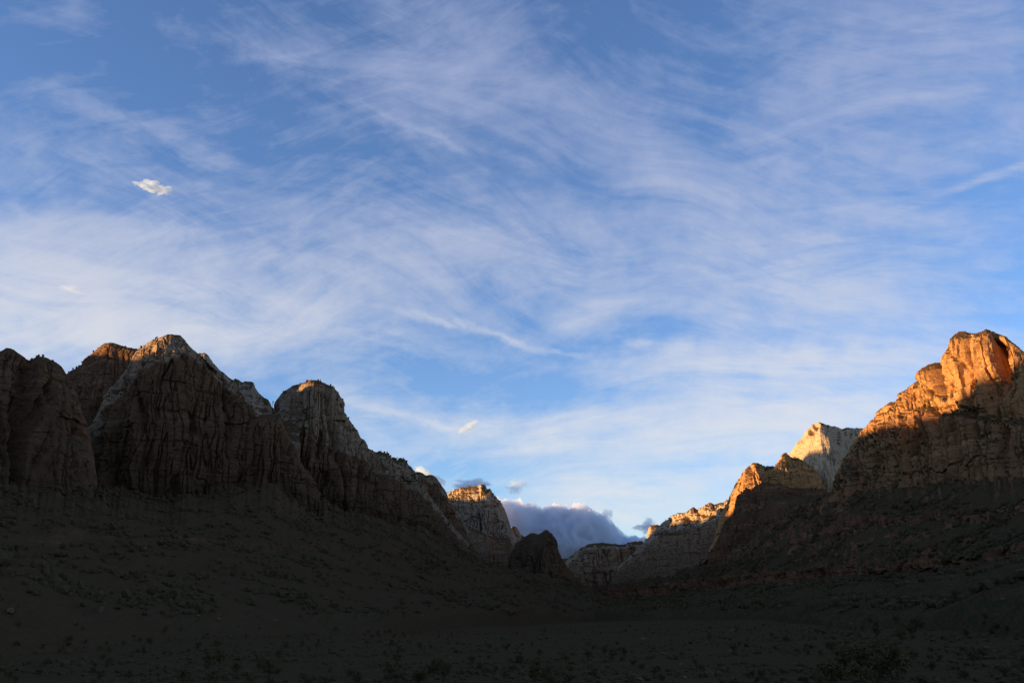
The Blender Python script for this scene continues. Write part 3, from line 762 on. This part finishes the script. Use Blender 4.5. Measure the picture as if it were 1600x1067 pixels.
def scatter(obname, n, tmin=0.0, tmax=99, nzmin=0.55, clump=80.0, pxr=None):
    P, nz, nb, tt = SURF[obname]
    ok = (tt >= tmin) & (tt <= tmax)
    w = np.linalg.norm(np.cross(np.gradient(P, axis=0), np.gradient(P, axis=1)), axis=-1)
    c = fbm(P[..., 0] / clump, P[..., 1] / clump, P[..., 2] / clump, 3)
    w = w * (nz > nzmin) * ok[:, None] * np.clip(0.45 + 2.6 * c, 0.02, 3) ** 1.3
    w = w.ravel(); w = w / w.sum()
    idx = rng.choice(len(w), n, p=w)
    p = P.reshape(-1, 3)[idx].copy()
    r = np.hypot(p[:, 0], p[:, 1])
    p[:, :2] += rng.normal(0, 1.2, (n, 2))
    return p


hr = blobs('juniper_scrub', scatter('hillside.001', 12000, 0.0, 5.2), 2.7, M_scrub, tall=0.95)
setp(hr, 'dark junipers dotted over the right hand slope', kind='stuff')
hl = blobs('juniper_scrub', scatter('hillside', 9000, 0.0, 3.2), 2.6, M_scrub, tall=0.95)
setp(hl, 'dark junipers dotted over the left hand slope', kind='stuff')
pp = [scatter('peak.001', 900, 1.75, 4.2, 0.5), scatter('slickrock_slope.001', 500, 0, 2.5, 0.5), scatter('peak', 420, -0.5, 1.4, 0.5), scatter('dome', 400, -0.3, 2.6, 0.5),
      scatter('cliff', 260, -0.4, 1.5, 0.5), scatter('cliff.001', 260, -0.3, 2.2, 0.5), scatter('mesa.001', 260, -0.2, 2.0, 0.45), scatter('rock_knob', 120, -0.3, 0.6, 0.5),
      scatter('crag', 160, -0.2, 1.2, 0.5), scatter('mesa.002', 200, -0.2, 1.5, 0.45), scatter('mesa', 90, -0.4, 1, 0.5)]
lt = blobs('ledge_scrub', np.concatenate(pp), 2.2, M_scrub, tall=1.25, big=1.25)
setp(lt, 'small dark pines and shrubs clinging to ledges and rims', kind='stuff')

# valley floor scrub
n = 9000
a = rng.uniform(-0.62, 0.62, n * 2); r = 120 * (1400 / 120) ** rng.uniform(0, 1, n * 2)
x, y = r * np.sin(a), r * np.cos(a)
keep = fbm(x / 60, y / 60, 4.4, 3) > -0.12
x, y = x[keep][:n], y[keep][:n]
vs = blobs('sage_scrub', np.stack([x, y, floor_z(x, y) - 3.1], -1), 0.75, M_scrub, tall=0.8)
setp(vs, 'low sage and brush covering the dark valley floor', kind='stuff')


def leafy_crown(seed, h, w, n, base):
    g_ = np.random.default_rng(seed)
    nl = 9
    th = g_.uniform(0, 6.28, nl); rr = g_.uniform(0.15, 0.62, nl) * w
    lob = np.stack([rr * np.cos(th), rr * np.sin(th), base + (h - base) * g_.uniform(0.25, 0.85, nl)], -1)
    lr = g_.uniform(0.3, 0.5, nl) * w
    k = g_.integers(0, nl, n)
    d = g_.normal(0, 1, (n, 3)); d /= np.linalg.norm(d, axis=1, keepdims=True)
    c = lob[k] + d * (lr[k] * g_.uniform(0.55, 1.0, n) ** 0.5)[:, None] * np.array([1, 1, 0.85])
    t = g_.normal(0, 1, (n, 3)); t /= np.linalg.norm(t, axis=1, keepdims=True)
    b = np.cross(t, d); b /= np.linalg.norm(b, axis=1, keepdims=True) + 1e-9
    s = (g_.uniform(0.16, 0.34, n) * w * 0.42)[:, None]
    V = np.stack([c + t * s, c + b * s * 0.7, c - t * s * 0.9, c - b * s * 0.7], 1).reshape(-1, 3)
    F = np.arange(4 * n, dtype=np.int32).reshape(-1, 4)
    return V, F, lob


def limb_mesh(segs, sides=6):
    V, F = [], []
    for p, q, r0, r1 in segs:
        p, q = np.array(p, float), np.array(q, float)
        d = q - p; d /= np.linalg.norm(d)
        u = np.cross(d, [0.3, 0.9, 0.1]); u /= np.linalg.norm(u); w = np.cross(d, u)
        b = len(V)
        for c, rad in ((p, r0), (q, r1)):
            for i in range(sides):
                t = 2 * math.pi * i / sides
                V.append(c + rad * (u * math.cos(t) + w * math.sin(t)))
        for i in range(sides):
            F.append((b + i, b + (i + 1) % sides, b + sides + (i + 1) % sides, b + sides + i))
    return np.array(V), np.array(F, np.int32)


def make_tree(name, seed, h, w, n, trunk_r, base, mat):
    e = bpy.data.objects.new(name, None); col.objects.link(e); e.empty_display_size = 0.5
    V, F, lob = leafy_crown(seed, h, w, n, base)
    cr = mesh_obj('crown', V, F, mat, False); cr.parent = e
    segs = [((0, 0, -0.4), (0.05, 0.03, base + (h - base) * 0.3), trunk_r, trunk_r * 0.6)]
    for l in lob[:5]: segs.append(((0.02, 0.01, base * 0.8), tuple(l), trunk_r * 0.5, trunk_r * 0.15))
    V, F = limb_mesh(segs)
    tr = mesh_obj('trunk', V, F, M_bark, True); tr.parent = e
    return e


def copy_tree(o):
    c = o.copy(); col.objects.link(c)
    for ch in o.children:
        k = ch.copy(); col.objects.link(k); k.parent = c
    return c


bpy.context.view_layer.update()
dg = bpy.context.evaluated_depsgraph_get()


def on_ground(px, py):
    ok, loc, nor, _, ob, _ = scene.ray_cast(dg, Vector(CAM), Vector(pix_dir(px, py)), distance=6000)
    return loc if ok else None


def drop(x, y):
    ok, loc, nor, _, ob, _ = scene.ray_cast(dg, Vector((x, y, 900)), Vector((0, 0, -1)))
    return loc


protos = [make_tree('cottonwood_tree', 3, 8.5, 3.6, 520, 0.28, 1.6, M_tree), make_tree('cottonwood_tree', 4, 7.0, 3.4, 480, 0.25, 1.2, M_tree)]
shr = [make_tree('juniper_shrub', 5, 3.0, 1.7, 300, 0.12, 0.25, M_scrub), make_tree('juniper_shrub', 6, 2.4, 1.9, 300, 0.1, 0.2, M_scrub)]
spots = [(1322, 1056), (1340, 1040), (1356, 1062), (1372, 1030), (1390, 1052), (1405, 1072), (1425, 995), (1440, 985), (1410, 1005), (1300, 1078), (1345, 1085), (1375, 1075)]
r2 = random.Random(3)
for k in range(70):
    spots.append((r2.uniform(-30, 980), r2.uniform(985, 1075)) if k % 3 else (r2.uniform(950, 1620), r2.uniform(960, 1040)))
first = {}


def place(plist, px, py, lo, hi, label, cat, group):
    p = on_ground(px, py)
    if p is None or p.y < 110: return
    i = r2.randrange(len(plist)); o = plist[i]
    if o.name in first: o = copy_tree(o)
    first[o.name] = 1
    s_ = r2.uniform(lo, hi)
    o.location = p; o.scale = (s_ * r2.uniform(.85, 1.15), s_, s_ * r2.uniform(.85, 1.15)); o.rotation_euler = (0, 0, r2.uniform(0, 6.28))
    setp(o, label, cat, group)


for i, (px, py) in enumerate(spots):
    if i < 12: place(protos, px, py, 0.8, 1.1, 'dark leafy tree in the clump near the bottom edge, right of centre', 'tree', 'trees in the dark clump')
    else: place(protos, px, py, 0.45, 0.8, 'small dark leafy tree standing in the shaded valley scrub', 'tree', 'trees on the valley floor')
for k in range(170):
    place(shr, r2.uniform(-20, 1620), r2.uniform(975, 1075), 0.6, 1.2, 'low dark juniper bush in the shaded foreground', 'bush', 'bushes in the foreground')

rocks = [(1146, 986, 12), (1142, 1020, 14), (1084, 1039, 9), (1064, 1039, 8), (1069, 1059, 10), (1242, 1038, 7), (1390, 944, 8), (1418, 1031, 10), (1555, 1018, 9), (1572, 1041, 20), (1005, 999, 12), (1036, 1022, 10),
         (1103, 1004, 7), (1169, 964, 5), (1568, 936, 9), (1330, 975, 6), (1460, 940, 9), (1478, 938, 8), (1440, 945, 7), (1540, 1012, 7), (14, 956, 14), (156, 955, 18), (225, 857, 9), (310, 963, 7), (340, 968, 8), (430, 970, 7), (705, 1027, 8), (660, 962, 6), (1000, 1062, 9), (30, 897, 6), (130, 918, 5)]
v0, f0 = ICO2
bases = []
for q in range(4):
    g_ = np.random.default_rng(40 + q)
    V = v0.copy()
    for _ in range(9):                       # chip flat faces off
        d = g_.normal(0, 1, 3); d /= np.linalg.norm(d); c = g_.uniform(0.45, 0.85)
        t = V @ d; V = V - np.outer(np.maximum(t - c, 0), d)
    bases.append(V * np.array([1.25, 1, 0.75]))
bm_ = []
tens = ['', 'first second third fourth fifth sixth seventh eighth ninth tenth eleventh twelfth thirteenth fourteenth fifteenth sixteenth seventeenth eighteenth nineteenth twentieth'.split()]
ORD = tens[1] + ['twenty-' + q for q in tens[1][:9]] + ['thirtieth'] + ['thirty-' + q for q in tens[1][:9]]
for i, (px, py, w) in enumerate(rocks):
    p = on_ground(px, py)
    if p is None: continue
    q = i % 4
    if len(bm_) <= q:
        o = mesh_obj('boulder', bases[q], f0, M_stone, False); bm_.append(o)
    else:
        o = bm_[q].copy(); col.objects.link(o)
    dist = math.hypot(p.x, p.y); s_ = w / F_PX * dist / 2.2
    o.location = (p.x, p.y, p.z + s_ * 0.2); o.scale = (s_,) * 3; o.rotation_euler = (r2.uniform(-.2, .2), r2.uniform(-.2, .2), r2.uniform(0, 6.28))
    rank = sorted(rocks).index(rocks[i])
    setp(o, 'pale boulder on the dark ground, %s from the left of the scattered boulders' % ORD[rank], 'boulder', 'boulders scattered over the valley and slopes')

# single pines on the skyline
pine = make_tree('pine_tree', 9, 11, 2.6, 300, 0.25, 1.5, M_scrub)
for i, (px, py, R, lb) in enumerate([(425.5, 640, 2870, 'lone dark pine in the notch left of the rounded grey dome'), (620.5, 722, 3070, 'tiny pine silhouetted on the serrated left ridge')]):
    d = pix_dir(px, py); k = R / math.hypot(d[0], d[1]); p = CAM + d * k
    o = pine if i == 0 else copy_tree(pine)
    g0 = drop(p[0], p[1])
    o.location = (p[0], p[1], g0.z); o.scale = (1.5, 1.5, 2.0) if i == 0 else (1.1, 1.1, 1.3)
    setp(o, lb, 'tree')


# ------------------------------------------------------------------ clouds
def cloud_mat(name, density, colr=(1, 1, 1)):
    m, N, out = new_mat(name)
    p = N.n('ShaderNodeVolumePrincipled')
    p.inputs['Color'].default_value = colr + (1,)
    p.inputs['Density'].default_value = density
    p.inputs['Anisotropy'].default_value = 0.2
    N.put(out.inputs['Volume'], p.outputs[0])
    return m


def puff(px, py, hw, hh, R, tilt, dens, label, seed, rough=0.55):
    v, f = ico(6)
    d = pix_dir(px, py); c = CAM + d * R
    W_, H_ = hw / F_PX * R, hh / F_PX * R
    n = fbm(v[:, 0] * 1.3 + seed, v[:, 1] * 1.3, v[:, 2] * 1.3, 3, gain=0.5)
    b = 1 - 2 * np.abs(pn(v[:, 0] * 2.4 + seed, v[:, 1] * 2.4, v[:, 2] * 2.4))
    b2 = 1 - 2 * np.abs(pn(v[:, 0] * 6 + seed, v[:, 1] * 6, v[:, 2] * 6))
    V = v * np.maximum(0.72 + rough * n * 1.0 + 0.2 * b + 0.03 * b2, 0.2)[:, None]
    V = V * np.array([W_, W_ * 0.8, H_])
    ct, st = math.cos(tilt), math.sin(tilt)
    V = np.stack([V[:, 0] * ct - V[:, 2] * st, V[:, 1], V[:, 0] * st + V[:, 2] * ct], -1)
    o = mesh_obj('small_cloud', V, f, cloud_mat('cloud_vapour', dens / max(H_, 1), (0.80, 0.90, 1.0)), True)
    o.location = c
    return setp(o, label, 'cloud')


puff(232, 291, 20, 8, 9000, -0.15, 0.6, 'small bright white cloud alone in the upper left sky', 1.0, 0.7)
puff(256, 297, 14, 6, 9300, 0.2, 0.5, 'right hand tuft of the lone white cloud in the upper left sky', 2.0, 0.7)
puff(733, 666, 16, 6, 11000, 0.55, 0.4, 'small slanting white cloud above the flat topped mesa', 3.0, 0.7)
puff(112, 452, 18, 5, 11000, -0.2, 0.10, 'faint cream cloud low in the left sky', 4.0, 0.8)
puff(806, 760, 14, 10, 20600, 0.3, 0.6, 'ragged grey cloud floating above the big cloud bank', 5.0, 0.9)
puff(738, 757, 24, 8, 20300, 0.0, 0.7, 'grey cloud showing just above the flat topped mesa', 6.0, 0.8)
puff(668, 744, 26, 10, 12000, -0.4, 0.9, 'white cloud peeking over the serrated left ridge', 7.0)
puff(1010, 822, 17, 9, 21500, 0.25, 0.7, 'small grey cloud beside the little sunlit tower', 8.0, 0.9)
puff(950, 802, 8, 7, 21000, 0.3, 0.5, 'torn grey wisp at the right shoulder of the cloud bank', 9.0, 0.9)

# the cumulus bank behind the canyon mouth; hidden left part added to shade the grey clouds
g = [(400, 745, 19700), (450, 722), (520, 715, 19500), (560, 725), (600, 740), (640, 752, 19600), (680, 770, 20000), (720, 774, 20800), (745, 776), (765, 774), (785, 776, 23000), (800, 781), (812, 783), (824, 789), (836, 792), (848, 796), (858, 794), (866, 790), (874, 792), (882, 797), (890, 799), (897, 795), (905, 796), (913, 793), (921, 796), (927, 803), (936, 806),
     (944, 806), (950, 811), (957, 818), (966, 826), (975, 833), (984, 834), (992, 832), (1001, 834), (1012, 836), (1030, 842), (1060, 855), (1100, 880, 25000)]
az = np.linspace(px_az(400, 745), px_az(1100, 880), 760)
Rc, zc = interp_guide(g, az)
ang = np.linspace(0, math.pi, 120)
RR = Rc[None] - 1500 * np.cos(ang)[:, None] * np.sin(ang)[:, None] ** 0.2
ZZ = -300 + (zc + 300)[None] * np.sin(ang)[:, None] ** 0.45
Xb, Yb = RR * np.sin(az)[None], RR * np.cos(az)[None]
nb = fbm(Xb / 900, Yb / 900, ZZ / 900, 5, gain=0.55)
bb = 1 - 2 * np.abs(pn(Xb / 420, Yb / 420, ZZ / 420)); b2 = 1 - 2 * np.abs(pn(Xb / 170, Yb / 170, ZZ / 170))
amp = (300 * nb + 230 * bb + 120 * b2)
wtop = np.sin(ang)[:, None] ** 2
Xb = Xb - np.sin(az)[None] * amp * np.cos(ang)[:, None]; Yb = Yb - np.cos(az)[None] * amp * np.cos(ang)[:, None]
ZZ = ZZ + (amp - 260) * 0.6 * wtop
V = np.stack([Xb, Yb, ZZ], -1)
nr, nc = V.shape[:2]
F = grid_faces(nr, nc)
o = mesh_obj('cloud_bank', V.reshape(-1, 3), F, cloud_mat('bank_vapour', 0.005, (0.94, 0.95, 1.0)), True)
import bmesh
bm = bmesh.new(); bm.from_mesh(o.data)
bmesh.ops.holes_fill(bm, edges=[e for e in bm.edges if e.is_boundary], sides=0)
bmesh.ops.recalc_face_normals(bm, faces=bm.faces)
bm.to_mesh(o.data); bm.free()
setp(o, 'big purple grey cloud bank with bright rims behind the canyon gap', 'cloud')
